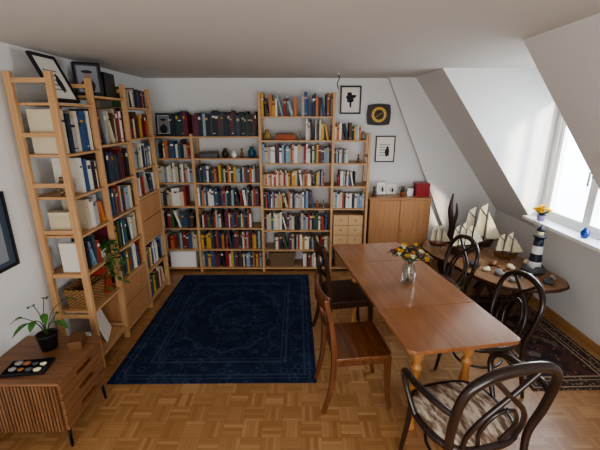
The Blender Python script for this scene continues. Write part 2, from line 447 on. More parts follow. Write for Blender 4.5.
# ------------------------------------------------------------------ books
CC = {}
def cm(h):
    if h not in CC: CC[h] = mat('book_cover_'+h.strip('#'), h, .55)
    return CC[h]
NAMES = {'#1f2a44': 'navy blue', '#23252b': 'black', '#3b4a52': 'slate grey', '#8b1d22': 'red', '#a8402f': 'bright red', '#dcd8cc': 'white', '#cfc4a8': 'cream', '#2f5d73': 'teal blue',
         '#34507f': 'blue', '#c99d3a': 'yellow', '#bd7038': 'orange', '#3f5f3a': 'green', '#5a3a28': 'brown', '#6e2238': 'maroon', '#8fa3ad': 'pale grey', '#b8ad94': 'beige',
         '#1d3b34': 'dark green', '#a8a8a4': 'light grey', '#7f9fb8': 'light blue'}
MIX = ['#1f2a44', '#23252b', '#8b1d22', '#a8402f', '#dcd8cc', '#cfc4a8', '#2f5d73', '#34507f', '#c99d3a', '#bd7038', '#3f5f3a', '#5a3a28', '#6e2238', '#b8ad94', '#23252b', '#8fa3ad', '#3b4a52', '#dcd8cc', '#a8a8a4']
DARK = ['#1f2a44', '#23252b', '#3b4a52', '#23252b', '#5a3a28', '#1d3b34', '#3b4a52', '#8fa3ad', '#6e2238', '#1f2a44', '#23252b']
WARM = ['#c99d3a', '#bd7038', '#a8402f', '#8b1d22', '#cfc4a8', '#c99d3a', '#dcd8cc', '#bd7038', '#5a3a28']
LITE = ['#dcd8cc', '#cfc4a8', '#dcd8cc', '#b8ad94', '#a8a8a4', '#dcd8cc', '#7f9fb8', '#a8402f', '#1f2a44', '#3b4a52']
BLUE = ['#34507f', '#1f2a44', '#2f5d73', '#7f9fb8', '#dcd8cc', '#34507f', '#8b1d22', '#23252b']
BANDS = [cm('#dcd8cc'), cm('#23252b'), cm('#c99d3a'), cm('#b8ad94'), cm('#8b1d22'), cm('#3b4a52')]
books = []
def bookgeo(q, M, w, d, h, cov, band, k):
    t = .0022
    q.box(-w/2, 0, 0, -w/2+t, d, h, cov, M).box(w/2-t, 0, 0, w/2, d, h, cov, M).box(-w/2+t, 0, 0, w/2-t, t, h, cov, M)
    q.box(-w/2+t, t, .003, w/2-t, d-.004, h-.003, page_m, M)
    if k % 3 != 2: q.box(-w/2+.0005, -.0007, h*.72, w/2-.0005, 0, h*(.77+.025*(k % 4)), band, M)
    if k % 4 == 1: q.box(-w/2+.0005, -.0007, h*.1, w/2-.0005, 0, h*.13, band, M)
def row(run, a0, a1, z, h, pal, group, w=(.016, .042), lean=.05, gap=0., off=0):
    z += SH+.0005; a = a0+.002; prevh = None; n = 0
    while True:
        bw = R(*w); bh = R(*h); bd = min(.235, bh*R(.66, .8)); al = 0
        if prevh and random.random() < lean: al = R(.1, .3)
        if al:
            c = prevh if prevh < bh*math.cos(al) else bh*math.cos(al)
            px = a+c*math.tan(al); right = px+bw*math.cos(al)
        else: px = a; right = a+bw
        if right > a1-.002: break
        if random.random() < gap: a += R(.03, .08); prevh = None; continue
        inset = R(.0, .018)+off
        c = random.choice(pal)
        if al: L = Matrix.Rotation(-al, 4, 'Y') @ Matrix.Translation((bw/2, 0, 0)); bx = px
        else: L = Matrix.Identity(4); bx = px+bw/2
        if run == 'back': M = Matrix.Translation((bx, YF+.03+inset, z)) @ L
        else: M = Matrix.Translation((-1.63-inset, bx, z)) @ Matrix.Rotation(math.pi/2, 4, 'Z') @ L
        books.append((M, bw, bd, bh, c, random.choice(BANDS), n, group))
        a = right+.0012; prevh = bh if not al else None; n += 1
g_ = lambda i: (FX[i]+.018, FX[i+1]-.018)
a, b = g_(0)
row('back', a, b, ZL[1], (.17, .24), MIX, 'books in the corner shelves')
row('back', a, b, ZL[2], (.17, .24), MIX, 'books in the corner shelves')
row('back', a, b-.1, ZL[3], (.17, .24), LITE, 'books in the corner shelves')
row('back', a, b, ZL[4], (.17, .25), LITE, 'books in the corner shelves')
row('back', a, b, ZL[5], (.15, .22), MIX, 'books in the corner shelves')
row('back', a+.22, b, ZL[6], (.24, .29), DARK, 'large dark volumes on top of the shelves', (.02, .035), 0)
a, b = g_(1)
row('back', a, b, ZL[6], (.24, .30), DARK, 'large dark volumes on top of the shelves', (.018, .035), .03)
row('back', a, b, ZL[4], (.16, .22), DARK+MIX, 'books on the wide pine shelves', (.014, .032))
row('back', a, b, ZL[3], (.18, .25), BLUE+DARK+MIX, 'books on the wide pine shelves', (.014, .032))
row('back', a, b-.12, ZL[2], (.16, .23), BLUE+MIX, 'books on the wide pine shelves', (.014, .03))
row('back', a, b, ZL[1], (.18, .25), WARM+MIX+DARK, 'books on the wide pine shelves', (.014, .032))
row('back', a, b, ZL[0], (.17, .23), MIX+DARK, 'books on the wide pine shelves', (.014, .032))
a, b = g_(2)
row('back', a, a+.45, ZT[7], (.17, .27), DARK+WARM, 'books on the top shelf', (.02, .04), .4)
row('back', a+.48, b, ZT[7], (.2, .29), MIX+DARK, 'books on the top shelf', (.015, .035), .2)
row('back', a+.53, b, ZT[6], (.17, .25), LITE+WARM, 'books beside a carved box', (.015, .035), .25)
row('back', a, b, ZT[5], (.17, .23), LITE+LITE+MIX, 'pale books on the tall shelves', (.018, .04), .04)
row('back', a, b-.08, ZT[4], (.14, .2), WARM+LITE, 'warm coloured paperbacks', (.012, .026), .08)
row('back', a, b-.2, ZT[3], (.17, .22), WARM+BLUE+LITE, 'books on the tall shelves', (.015, .03), .1)
row('back', a, b, ZT[2], (.17, .23), LITE+BLUE+MIX, 'books on the tall shelves', (.015, .035), .1)
row('back', a+.12, b, ZT[1], (.16, .21), MIX+LITE, 'books on the tall shelves', (.015, .035), .05)
row('back', a+.5, b, ZT[0], (.16, .21), MIX+LITE, 'books on the tall shelves', (.015, .035), .05)
a, b = g_(3)
row('back', a, b-.08, ZN[5], (.14, .22), WARM+DARK, 'books on the narrow shelves', (.015, .035), .15)
row('back', a, b-.2, ZN[4], (.12, .18), LITE+DARK, 'books on the narrow shelves', (.015, .035), .1)
row('back', a+.05, b-.1, ZN[3], (.12, .2), LITE+BLUE, 'books on the narrow shelves', (.012, .03), .1)
row('back', a, b, ZN[2], (.16, .21), LITE+['#7f9fb8', '#a8402f'], 'books on the narrow shelves', (.018, .035), 0)
L = lambda i: (FY[i]+.018, FY[i+1]-.018)
a, b = L(0)
gl = 'books on the shelves along the side wall'
row('left', a+.03, a+.09, U1[5], (.28, .30), ['#cfc4a8'], gl, (.045, .05), 0)
row('left', a+.10, b, U1[5], (.22, .30), LITE+BLUE, gl, (.02, .05), .1)
row('left', a+.16, b, U1[4], (.19, .26), BLUE+LITE+['#3f5f3a'], gl, (.02, .045), .2)
row('left', a+.16, b, U1[3], (.18, .25), LITE+['#bd7038'], gl, (.02, .04), .2)
row('left', a+.02, a+.075, U1[2], (.22, .24), ['#dcd8cc'], gl, (.035, .045), 0)
row('left', a+.08, b-.14, U1[2], (.18, .26), LITE+MIX, gl, (.02, .04), .2)
row('left', a+.31, b, U1[1], (.2, .26), MIX, gl, (.02, .04), .1)
a, b = L(1)
row('left', a, b, U2[5], (.2, .30), LITE+DARK, gl, (.018, .04), .1)
row('left', a, b, U2[4], (.2, .27), DARK+DARK+WARM, gl, (.018, .04), .1)
row('left', a, b, U2[3], (.2, .26), DARK+BLUE+MIX, gl, (.018, .04), .06)
row('left', a, b, U2[2], (.2, .26), MIX+BLUE, gl, (.018, .04), .06)
row('left', a, b, U2[1], (.2, .26), MIX+WARM, gl, (.018, .04), .06)
a, b = L(2)
row('left', a+.05, b, U3[6], (.14, .2), MIX, gl, (.018, .04), .15)
row('left', a, b, U3[5], (.17, .25), WARM+DARK, gl, (.018, .035), .06)
row('left', a, b, U3[4], (.19, .25), LITE+MIX, gl, (.018, .035), .06)
row('left', a, b, U3[3], (.18, .24), BLUE+LITE, gl, (.018, .035), .06)
row('left', a, b, U3[1], (.2, .27), LITE+WARM+BLUE, gl, (.018, .035), .06)
row('left', a, b, U3[0], (.18, .25), MIX, gl, (.018, .035), .06)
cam = Vector((0, 0, 1.97))
def vis(bk):
    p = bk[0].translation; d = (p-cam).length
    return bk[3]*bk[1]/d**2*(abs(p.x-cam.x)/d*.8+.2 if bk[0][0][0] < .5 and abs(bk[0][1][0]) > .5 else 1)
books.sort(key=vis, reverse=True)
rest = MB()
for i, (M, w_, d_, h_, c, bd, k, g) in enumerate(books):
    if i < 300:
        q = MB(); bookgeo(q, Matrix.Identity(4), w_, d_, h_, cm(c), bd, k)
        o = q.obj('book', recalc=False); o.matrix_world = M
        size = 'tall' if h_ > .24 else ('small' if h_ < .17 else 'medium')
        thick = 'thick' if w_ > .032 else 'slim'
        o['label'] = f"{NAMES[c]} {thick} {size} book standing on a pine shelf"; o['category'] = 'book'; o['group'] = g
    else: bookgeo(rest, M, w_, d_, h_, cm(c), bd, k)
rest.obj('books', label='many assorted coloured books filling the pine shelves', cat='books', kind='stuff', group='remaining books on the shelves', recalc=False)

# ------------------------------------------------------------------ rugs
def rug(name, label, w, h, loc, rz, m, fringe=None):
    q = MB().grid(30, 30, lambda u, v: ((u-.5)*w, (v-.5)*h, .008+.0012*noise.noise(Vector((u*9, v*9, 0)))), m)
    q.grid(1, 1, lambda u, v: ((.5-u)*w, (v-.5)*h, 0.0005), m)
    for s_ in (-1, 1):
        q.add([(-w/2, s_*h/2, 0.0005), (w/2, s_*h/2, 0.0005), (w/2, s_*h/2, .008), (-w/2, s_*h/2, .008)], [(0, 1, 2, 3)], m)
        q.add([(s_*w/2, -h/2, 0.0005), (s_*w/2, h/2, 0.0005), (s_*w/2, h/2, .008), (s_*w/2, -h/2, .008)], [(0, 1, 2, 3)], m)
    return q.obj(name, loc=loc, rz=rz, label=label, cat='rug', recalc=False)
rug('rug', 'large faded navy blue rug lying on the parquet', 1.62, 2.0, (-.69, 3.32, 0), .01, rug_blue(1.62, 2.0))
rug('rug', 'dark patterned oriental runner with cream border lines', .78, 1.5, (2.12, 3.0, 0), .03, rug_persian(.78, 1.5))

# ------------------------------------------------------------------ dining table
TA = math.radians(9.1)
tb = thing('dining_table', 'long extended reddish cherry wood dining table', 'table', (.795, 2.56, 0), TA)
def rrect(x0, y0, x1, y1, rs, n=5):
    out = []
    for (cx, cy, a0), r in zip(((x1, y1, 0), (x0, y1, 90), (x0, y0, 180), (x1, y0, 270)), rs):
        sx = -1 if cx == x1 else 1; sy = -1 if cy == y1 else 1
        if r == 0: out.append((cx, cy)); continue
        for k in range(n+1):
            a = math.radians(a0+90*k/n); out.append((cx+sx*r+r*math.cos(a), cy+sy*r+r*math.sin(a)))
    return out
HW = .345
for (ya, yb, rs) in ((-.86, -.40, (0, 0, .05, .05)), (-.398, .398, (0, 0, 0, 0)), (.40, .86, (.05, .05, 0, 0))):
    MB().prism(rrect(-HW, ya, HW, yb, rs), .737, .762, cherry).obj('table_top', tb, bevel=.004)
AX, AY = .21, .69
rectf = MB().box(-AX, -AY, .665, -AX+.02, AY, .736, cherry).box(AX-.02, -AY, .665, AX, AY, .736, cherry).box(-AX+.02, -AY, .665, AX-.02, -AY+.02, .736, cherry).box(-AX+.02, AY-.02, .665, AX-.02, AY, .736, cherry)
rectf.obj('apron', tb)
prof = [(.02, 0), (.028, .01), (.03, .03), (.018, .06), (.022, .10), (.032, .16), (.038, .24), (.034, .33), (.022, .42), (.02, .46), (.034, .475), (.034, .495), (.02, .51), (.028, .54), (.034, .56), (.034, .65)]
for sx in (-1, 1):
    for sy in (-1, 1):
        lx, ly = sx*.17, sy*.64
        q = MB().lathe(prof, cherry_l, 16, (lx, ly, 0)); q.box(lx-.032, ly-.032, .60, lx+.032, ly+.032, .735, cherry_l)
        q.obj('leg', tb)

# ------------------------------------------------------------------ chairs
def wooden_chair(label, loc, rz, m, seat_m, hk=1.0):
    e = thing('dining_chair', label, 'chair', loc, rz)
    Z = lambda z: .45+(z-.45)*hk
    MB().prism(rrect(-.215, -.19, .215, .20, (.05, .05, .02, .02)), .43, .458, seat_m).obj('seat', e, bevel=.008)
    MB().box(-.185, -.185, .375, -.165, .18, .43, m).box(.165, -.185, .375, .185, .18, .43, m).box(-.165, .16, .375, .165, .18, .43, m).box(-.165, -.185, .375, .165, -.165, .43, m).obj('apron', e)
    for s_ in (-1, 1):
        MB().tube(catmull([(s_*.18, .175, .428), (s_*.182, .18, .25), (s_*.185, .19, .12), (s_*.188, .21, 0)], 4), [.021, .018, .015, .013], m, square=True).obj('leg', e, bevel=.004)
        MB().tube(catmull([(s_*.175, -.26, 0), (s_*.178, -.21, .2), (s_*.18, -.195, .42), (s_*.187, -.21, Z(.6)), (s_*.195, -.24, Z(.78)), (s_*.198, -.265, Z(.885))], 5), [.013, .017, .02, .018, .016, .014], m, square=True).obj('leg', e, bevel=.004)
    def bar(z, h, y, bow, w=.19, t=.012):
        q = MB()
        def top(u, v, o=0): return ((u-.5)*2*w, y-bow*(1-(2*u-1)**2)+o, Z(z)+(v-.5)*h)
        q.grid(10, 3, lambda u, v: top(u, v, t), m); q.grid(10, 3, lambda u, v: top(u, v, -t), m)
        for vv in (0, 1): q.grid(10, 1, lambda u, v: top(u, vv, t*(1-2*v)), m)
        for uu in (0, 1): q.grid(1, 3, lambda u, v: top(uu, v, t*(1-2*u)), m)
        return q
    bar(.845, .09, -.25, .035).obj('top_rail', e)
    bar(.66, .04, -.22, .025, t=.009).obj('back_rail', e)
    q = MB()
    for sx in (-1, 1):
        q.tube(catmull([(sx*.02, -.245, Z(.675)), (sx*.07, -.262, Z(.73)), (sx*.02, -.28, Z(.80))], 5), .009, m, 6)
    q.obj('back_splat', e)
    return e

def bent_chair(label, loc, rz, arms=False, seat_m=None):
    e = thing('armchair' if arms else 'bentwood_chair', label, 'chair', loc, rz)
    W = .235 if arms else .2; m = bent_d
    seatp = []
    for k in range(28):
        a = 2*math.pi*k/28; c, s_ = math.cos(a), math.sin(a); r = 1/((abs(c)**3.2+abs(s_)**3.2)**(1/3.2))
        seatp.append(((W+.005)*r*c*(1 if s_ > 0 else .93+.07*(1+s_)), .215*r*s_))
    ring = [Vector((x, y, .445)) for x, y in seatp]
    MB().tube(ring, .02, m, 8, closed=True, up=(0, 0, 1)).obj('seat_frame', e)
    q = MB()
    def sf(u, v):
        a = u*2*math.pi; idx = seatp[int(round(u*28)) % 28]
        return (idx[0]*v*.96, idx[1]*v*.96, .462+.022*(1-v**3))
    q.grid(28, 6, sf, seat_m or m)
    q.grid(28, 1, lambda u, v: (seatp[int(round(u*28)) % 28][0]*.96, seatp[int(round(u*28)) % 28][1]*.96, .462-.03*v), seat_m or m)
    q.obj('seat', e, label='padded seat with cream and brown animal pattern' if seat_m and arms else None)
    top = .95 if arms else .88; T = top-.88; K = 1.2 if arms else 1
    hoop = catmull([(-W*.9, -.29, 0), (-W*.93, -.235, .22), (-W*.95, -.205, .45), (-W*1.07, -.235, .62+T*.4), (-W*1.04, -.27, .77+T), (-W*.66, -.29, .86+T), (0, -.30, top+.008),
                    (W*.66, -.29, .86+T), (W*1.04, -.27, .77+T), (W*1.07, -.235, .62+T*.4), (W*.95, -.205, .45), (W*.93, -.235, .22), (W*.9, -.29, 0)], 7)
    MB().tube(hoop, [K*x for x in (.012, .014, .016, .018, .018, .02, .022, .02, .018, .018, .016, .014, .012)], m, 10).obj('back_hoop', e)
    for s_ in (-1, 1):
        q = MB().tube(catmull([(s_*W*.62, -.2, .45), (s_*W*.66, -.225, .56), (s_*W*.45, -.255, .68), (-s_*W*.1, -.275, .78+T*.5), (-s_*W*.55, -.288, .855+T)], 6), .011*K, m, 8, flat=(1, 1))
        q.tube(catmull([(s_*W*.25, -.2, .45), (s_*W*.42, -.235, .58), (s_*W*.25, -.255, .68), (0, -.262, .71)], 6), .009*K, m, 8)
        q.obj('back_loop', e)
        MB().tube(catmull([(s_*W*.8, .17, .44), (s_*W*.83, .18, .25), (s_*W*.9, .205, 0)], 5), [.019, .016, .012], m, 8).obj('leg', e)
        if arms:
            MB().tube(catmull([(s_*W*1.08, -.255, .72), (s_*W*1.24, -.17, .73), (s_*W*1.3, -.02, .715), (s_*W*1.26, .09, .70), (s_*W*1.18, .135, .64), (s_*W*1.12, .1, .54), (s_*W*1.04, .04, .44)], 6), [.014, .018, .019, .019, .017, .015, .014], m, 10).obj('armrest', e)
    ring = [Vector((W*.72*math.cos(k*math.pi/10), -.01+.17*math.sin(k*math.pi/10), .25)) for k in range(20)]
    MB().tube(ring, .009, m, 6, closed=True, up=(0, 0, 1)).obj('stretcher_ring', e)
    return e

def fur_mat():
    m, nt, b = newmat('animal_pattern_fabric'); g = G(nt); x, y, z = g.xyz()
    n = g.noise(9., g.comb(g.m('MULTIPLY', x, 2.6), g.m('MULTIPLY', y, .9), 0.), 4, .6)
    col = g.ramp(n, [(.42, '#6e5646'), (.5, '#a89480'), (.57, '#d4c8b6')])
    nt.links.new(col, b.inputs['Base Color']); b.inputs['Roughness'].default_value = .9
    return m
wooden_chair('brown walnut side chair with curved back, pushed to the table', (.40, 2.24, 0), math.radians(-83), chair_w, wood('seat_walnut', '#865434', '#5e371c', axis='x', rough=.25, coat=.4))
wooden_chair('dark brown wooden side chair facing the table', (.42, 3.0, 0), math.radians(-80), chair_d, mat('dark_seat', '#3a2216', .4), 1.15)
b3 = bent_chair('dark bentwood chair with hooped back beside the table', (1.29, 3.17, 0), math.radians(98), seat_m=mat('brown_seat', '#4a2c1a', .4))
b3['group'] = 'bentwood chairs'
copy_thing(b3, (1.33, 2.33, 0), math.radians(96))
bent_chair('dark bentwood armchair with animal pattern seat', (.865, 1.57, 0), math.radians(14), True, fur_mat())

# ------------------------------------------------------------------ cabinet
cb = thing('cabinet', 'pine two-door cabinet against the wall', 'cabinet', (1.265, 4.58, 0))
MB().box(-.385, -.145, .05, .385, .15, .985, cab_wood).box(-.36, -.13, 0, .36, .13, .05, cab_wood).obj('body', cb)
MB().box(-.40, -.17, .986, .40, .15, 1.008, cab_wood).obj('top', cb, bevel=.003)
for s_ in (-1, 1):
    x0, x1 = (-.383, -.002) if s_ < 0 else (.002, .383)
    d = MB().box(x0, -.165, .055, x1, -.146, .98, cab_wood).obj('door', cb, bevel=.003)
    MB().ball((s_*.04, -.175, .6), .013, cab_wood).obj('knob', d)

# ------------------------------------------------------------------ sideboard
sb = thing('sideboard', 'low walnut sideboard with ribbed end and black legs', 'sideboard', (-1.66, 1.97, 0))
MB().box(-.255, -.225, .14, .235, .225, .478, walnut_z).obj('body', sb)
MB().box(-.262, -.24, .479, .262, .24, .50, walnut_x).obj('top', sb, bevel=.003)
q = MB()
for i in range(24): x = -.25+i*.0205; q.box(x, -.237, .145, x+.013, -.2255, .475, walnut_z)
q.obj('ribbed_panel', sb)
for i in range(3):
    a = .145+i*.111; d = MB().box(.236, -.222, a, .256, .222, a+.106, walnut_y).obj('drawer', sb, bevel=.002)
    MB().box(.257, -.07, a+.066, .270, .07, a+.077, brass).obj('handle', d, label='thin brass handle')
for sx in (-1, 1):
    for sy in (-1, 1): MB().tube([(sx*.23, sy*.19, .139), (sx*.235, sy*.2, 0)], [.011, .008], blackmetal, 8).obj('leg', sb)

def pot(name, label, loc, r, h, pm, build, cat='plant'):
    e = thing(name, label, cat, loc)
    MB().lathe([(0, .0), (r*.75, 0), (r, h*.95), (r*1.03, h), (r*.93, h), (r*.9, h*.85), (0, h*.85)], pm, 20).obj('pot', e)
    MB().lathe([(0, h*.852), (r*.9, h*.852), (r*.9, h*.87), (0, h*.88)], soil, 16).obj('soil', e)
    q = MB(); build(q, h*.86); q.obj('foliage', e, recalc=False); return e
def bushy(n, L, W, m, spread=1.):
    def f(q, z):
        for i in range(n):
            a = R(0, 6.28); el = R(.3, 1.4); d = Vector((math.cos(a)*spread*math.cos(el), math.sin(a)*spread*math.cos(el), math.sin(el)))
            s0 = Vector((math.cos(a)*.01, math.sin(a)*.01, z)); L2 = L*R(.5, 1)
            tip = s0+d*L2*.7
            q.tube([s0, (s0+tip)/2+Vector((0, 0, .01)), tip], .0018, m, 5); q.leaf(tip, d, L2*.5, W*R(.7, 1.1), m, .5)
    return f
def vines(n, drop, m, dirs):
    def f(q, z):
        for i in range(n):
            a = R(*dirs); d = Vector((math.cos(a), math.sin(a), 0)); ln = R(.4, 1)*drop
            pts = catmull([Vector((0, 0, z)), Vector((0, 0, z+.05))+d*.04, Vector((0, 0, z+.02))+d*.11, Vector((0, 0, z-ln*.5))+d*.15, Vector((0, 0, z-ln))+d*.14+Vector((R(-.04, .04), R(-.04, .04), 0))], 5)
            q.tube(pts, .002, m, 5)
            for p in pts[3::2]:
                q.leaf(p, Vector((R(-.2, 1), R(-1, 1), R(-.3, .6))), R(.04, .07), R(.025, .04), m, .3)
    return f
def lilyish(q, z):
    for i in range(9):
        a = i*.7+R(-.2, .2); d = Vector((math.cos(a), math.sin(a), 0)); hh = R(.08, .22); rr = R(.06, .16)
        tip = Vector((0, 0, z+hh))+d*rr
        q.tube(catmull([Vector((0, 0, z)), Vector((0, 0, z+hh*.7))+d*rr*.4, tip], 4), .0025, leafd, 5); q.leaf(tip, d+Vector((0, 0, .1)), R(.07, .11), .045, leafm, .6)
pot('potted_plant', 'green houseplant in a black pot on the walnut sideboard', (-1.67, 2.07, .5005), .062, .11, black_m, lilyish)
tr = thing('tray', 'flat dark rectangular tray holding small stones', 'tray', (-1.66, 1.86, .5005), .15)
q = MB().box(-.12, -.07, 0, .12, .07, .005, black_m).box(-.12, -.07, .005, -.113, .07, .018, black_m).box(.113, -.07, .005, .12, .07, .018, black_m).box(-.113, -.07, .005, .113, -.063, .018, black_m).box(-.113, .063, .005, .113, .07, .018, black_m)
q.obj('dish', tr)
for i in range(8):
    r0 = R(.014, .021)
    MB().ball((0, 0, 0), r0, (stone, amber, stone_d, crm)[i % 4], sc=(1.3, 1, .7), jag=.4, flatz=-r0*.6).obj('stone', loc=(-1.735+.05*(i % 4), 1.835+.055*(i//4), .5062+r0*.6), label='small polished stone on the dark tray', cat='stone', group='stones on the tray')
bx = MB().box(-.04, -.06, 0, .04, .06, .05, hull_b); bx.box(-.043, -.063, .05, .043, .063, .06, hull_b)
bx.obj('wooden_box', loc=(-1.5, 2.1, .5005), rz=.3, label='small reddish brown wooden box on the sideboard', cat='box', bevel=.003)

# ------------------------------------------------------------------ pictures
def picture(name, label, w, h, fm, loc, rot, inner=None, t=.02, mt=.04, ft=.018, art=None, cat='picture'):
    e = thing(name, label, cat, loc, rot=rot)
    q = MB().box(-w/2, -t, 0, -w/2+ft, 0, h, fm).box(w/2-ft, -t, 0, w/2, 0, h, fm).box(-w/2+ft, -t, 0, w/2-ft, 0, ft, fm).box(-w/2+ft, -t, h-ft, w/2-ft, 0, h, fm)
    q.obj('frame', e, bevel=.002)
    MB().box(-w/2+ft, -t*.5, ft, w/2-ft, -.001, h-ft, inner or paper_m).obj('mount', e)
    if art:
        q = MB(); art(q, w, h, -t*.5-.0006); q.obj('print', e, recalc=False)
    return e
ink = mat('ink', '#2a2a2e', .8); skin = mat('photo_tone', '#a08070', .8); greyp = mat('grey_print', '#8a8f94', .8)
def blob(q, cx, cz, rx, rz, m, y, jag=.3, n=18, sd=0):
    pts = [(cx, y, cz)]
    for k in range(n):
        a = 2*math.pi*k/n; r = 1+jag*noise.noise(Vector((math.cos(a)*1.7, math.sin(a)*1.7, sd)))
        pts.append((cx+rx*r*math.cos(a), y, cz+rz*r*math.sin(a)))
    q.add(pts, [(0, k+1, (k+1) % n+1) for k in range(n)], m)
def art_tree(q, w, h, y):
    blob(q, 0, h*.58, w*.2, h*.16, ink, y, .8, 22, 2); blob(q, 0, h*.36, w*.05, h*.14, ink, y, .2)
def art_fig(q, w, h, y):
    q.box(-w*.36, y, h*.1, w*.36, y+.0003, h*.9, greyp)
    blob(q, 0, h*.3, w*.26, h*.2, ink, y-.0004, .2); blob(q, 0, h*.6, w*.1, h*.09, skin, y-.0004, .1); blob(q, 0, h*.72, w*.2, h*.05, ink, y-.0008, .1)
def art_arch(q, w, h, y):
    for i in range(5): q.box(-w*.3, y, h*(.25+.1*i), w*(.05+.05*i), y+.0003, h*(.28+.1*i), greyp)
    blob(q, w*.12, h*.4, w*.12, h*.18, ink, y-.0004, .5)
picture('framed_picture', 'black framed drawing with white mat on the wall', .26, .33, black_m, (.63, YB-.002, 2.02), (0, 0, 0), art=art_tree)
picture('framed_picture', 'small dark framed print hanging on the wall', .25, .33, mat('dark_frame', '#3a332e', .5), (1.10, YB-.002, 1.42), (0, 0, 0), ft=.012, art=art_arch)
picture('framed_picture', 'dark framed picture hanging on the side wall', .5, .5, black_m, (XL+.002, 2.03, 1.02), (0, 0, math.pi/2), inner=mat('print_dark', '#3c4a5a', .6), art=art_fig)
picture('framed_picture', 'black framed print leaning on top of the shelves', .28, .35, black_m, (-1.70, 2.78, 2.0775), (-.42, 0, math.pi/2), art=art_arch, ft=.02)
picture('photo_frame', 'black framed portrait photograph standing on the shelf', .20, .25, black_m, (-1.70, 3.10, 2.1445), (-.12, 0, .6), art=art_fig, inner=mat('photo_dark', '#4a4a50', .6))
MB().box(-.09, -.11, 0, .09, .11, .2, black_m).lathe([(.06, 0), (.06, .003)], stone_d, 20, (0, 0, .2)).obj('storage_box', loc=(-1.74, 3.34, 2.1395), rz=.1, label='black box standing on top of the shelves', cat='box', bevel=.006)
picture('photo_frame', 'dark framed picture on the corner shelf', .18, .26, black_m, (-1.68, 4.60, 1.7625), (-.1, 0, .1), art=art_fig)

ck = thing('wall_clock', 'dark octagonal wall clock with golden dial', 'clock', (.99, YB-.002, 2.01))
oc = [(.15*math.cos(a)/max(abs(math.cos(a)), abs(math.sin(a)))**.72, .13*math.sin(a)/max(abs(math.cos(a)), abs(math.sin(a)))**.72) for a in [k*math.pi/16 for k in range(32)]]
RX = Matrix.Rotation(math.pi/2, 4, 'X')
MB().prism(oc, 0, .03, mat('clock_wood', '#2a1c16', .4), RX).obj('case', ck, bevel=.004)
MB().prism([(.092*math.cos(k*math.pi/16), .092*math.sin(k*math.pi/16)) for k in range(32)], .0305, .034, mat('gold_dial', '#c8a548', .35, .4), RX).obj('dial', ck)
q = MB().prism([(.062*math.cos(k*math.pi/12), .062*math.sin(k*math.pi/12)) for k in range(24)], .0342, .0350, mat('dial_centre', '#2c2018', .5), RX)
for k in range(12):
    Mx = RX @ Matrix.Rotation(k*math.pi/6, 4, 'Z'); q.box(-.003, .068, .0342, .003, .086, .0352, ink, Mx)
q.obj('dial_markings', ck)
q = MB()
for an, ln in ((-1.1, .045), (2.2, .07)):
    q.box(-.003, -.01, .036, .003, ln, .0375, brass, RX @ Matrix.Rotation(an, 4, 'Z'))
q.obj('hand', ck)

cc = thing('ceiling_cord', 'short dark cord hanging from a ceiling hook', 'cord', (.42, 4.25, CZ))
MB().lathe([(.012, 0), (.012, -.012), (.004, -.016), (0, -.016)], white_m, 12).obj('canopy', cc)
MB().tube(catmull([(0, 0, -.012), (.012, 0, -.05), (-.008, 0, -.10), (.004, 0, -.16)], 5), .005, black_m, 6).obj('cord', cc)

# ------------------------------------------------------------------ shelf objects
def basket(label, loc, w, d, h, m, rz=0):
    e = thing('basket', label, 'basket', loc, rz)
    q = MB(); k = .88
    o = rrect(-w/2, -d/2, w/2, d/2, (.02,)*4, 4); n = len(o); t = .92
    vs = [(x*k, y*k, 0) for x, y in o]+[(x, y, h) for x, y in o]+[(x*t, y*t, h) for x, y in o]+[(x*k*t, y*k*t, .008) for x, y in o]
    fs = [tuple(range(n))]+[(r*n+i, r*n+(i+1) % n, (r+1)*n+(i+1) % n, (r+1)*n+i) for r in range(3) for i in range(n)]+[tuple(range(3*n, 4*n))]
    q.add(vs, fs, m); q.obj('body', e)
    MB().tube([Vector((x*.97, y*.97, h)) for x, y in o], .007, m, 6, closed=True, up=(0, 0, 1)).obj('rim', e)
    return e
basket('long wicker basket on the side shelf', (-1.755, 2.67, .519), .20, .27, .16, wick)
basket('woven basket on the lowest shelf', (-.24, 4.58, .0585), .36, .25, .2, wick_d)
nc = thing('drawer_chest', 'small light wooden chest of drawers on the shelf', 'chest', (.62, 4.58, .3785))
dfm = mat('drawer_front', '#d6b184', .5)
MB().box(-.19, -.12, 0, .19, .12, .40, pine_x).obj('body', nc)
for i in range(3):
    for j in range(2):
        d = MB().box(-.187+j*.189, -.135, .006+i*.132, -.004+j*.189, -.121, .132+i*.132-.002, dfm).obj('drawer', nc, bevel=.002)
        MB().ball((-.095+j*.189, -.139, .07+i*.132), .008, black_m).obj('knob', d)
basket('small woven basket under the drawer chest', (.62, 4.58, .0585), .34, .24, .2, wick)
q = MB().box(-.17, -.12, 0, .17, .12, .20, white_m).box(-.175, -.125, .2, .175, .125, .225, white_m)
q.obj('storage_box', loc=(-1.55, 4.58, .0585), label='white lidded storage box on the lowest shelf', cat='box', bevel=.003)
q = MB().box(-.12, -.07, 0, .12, .07, .06, terr).box(-.125, -.075, .06, .125, .075, .075, hull_b)
q.obj('wooden_box', loc=(-.18, 4.56, 1.7135), label='flat brown wooden box on the shelf', cat='box', bevel=.003)
def figurine(label, loc, m, s=1.):
    q = MB().lathe([(0, 0), (.022, 0), (.024, .006), (.012, .015), (.018, .04), (.012, .065), (.006, .075), (.012, .085), (.013, .095), (0, .108)], m, 14)
    o = q.obj('figurine', loc=loc, label=label, cat='ornament'); o.scale = (s, s, s); return o
def jar(label, loc, m, s=1., name='vase'):
    q = MB().lathe([(0, 0), (.025, 0), (.04, .03), (.038, .06), (.018, .085), (.02, .1), (.016, .1), (.014, .085), (.03, .055), (0, .01)], m, 18)
    o = q.obj(name, loc=loc, label=label, cat='vase'); o.scale = (s, s, s); return o
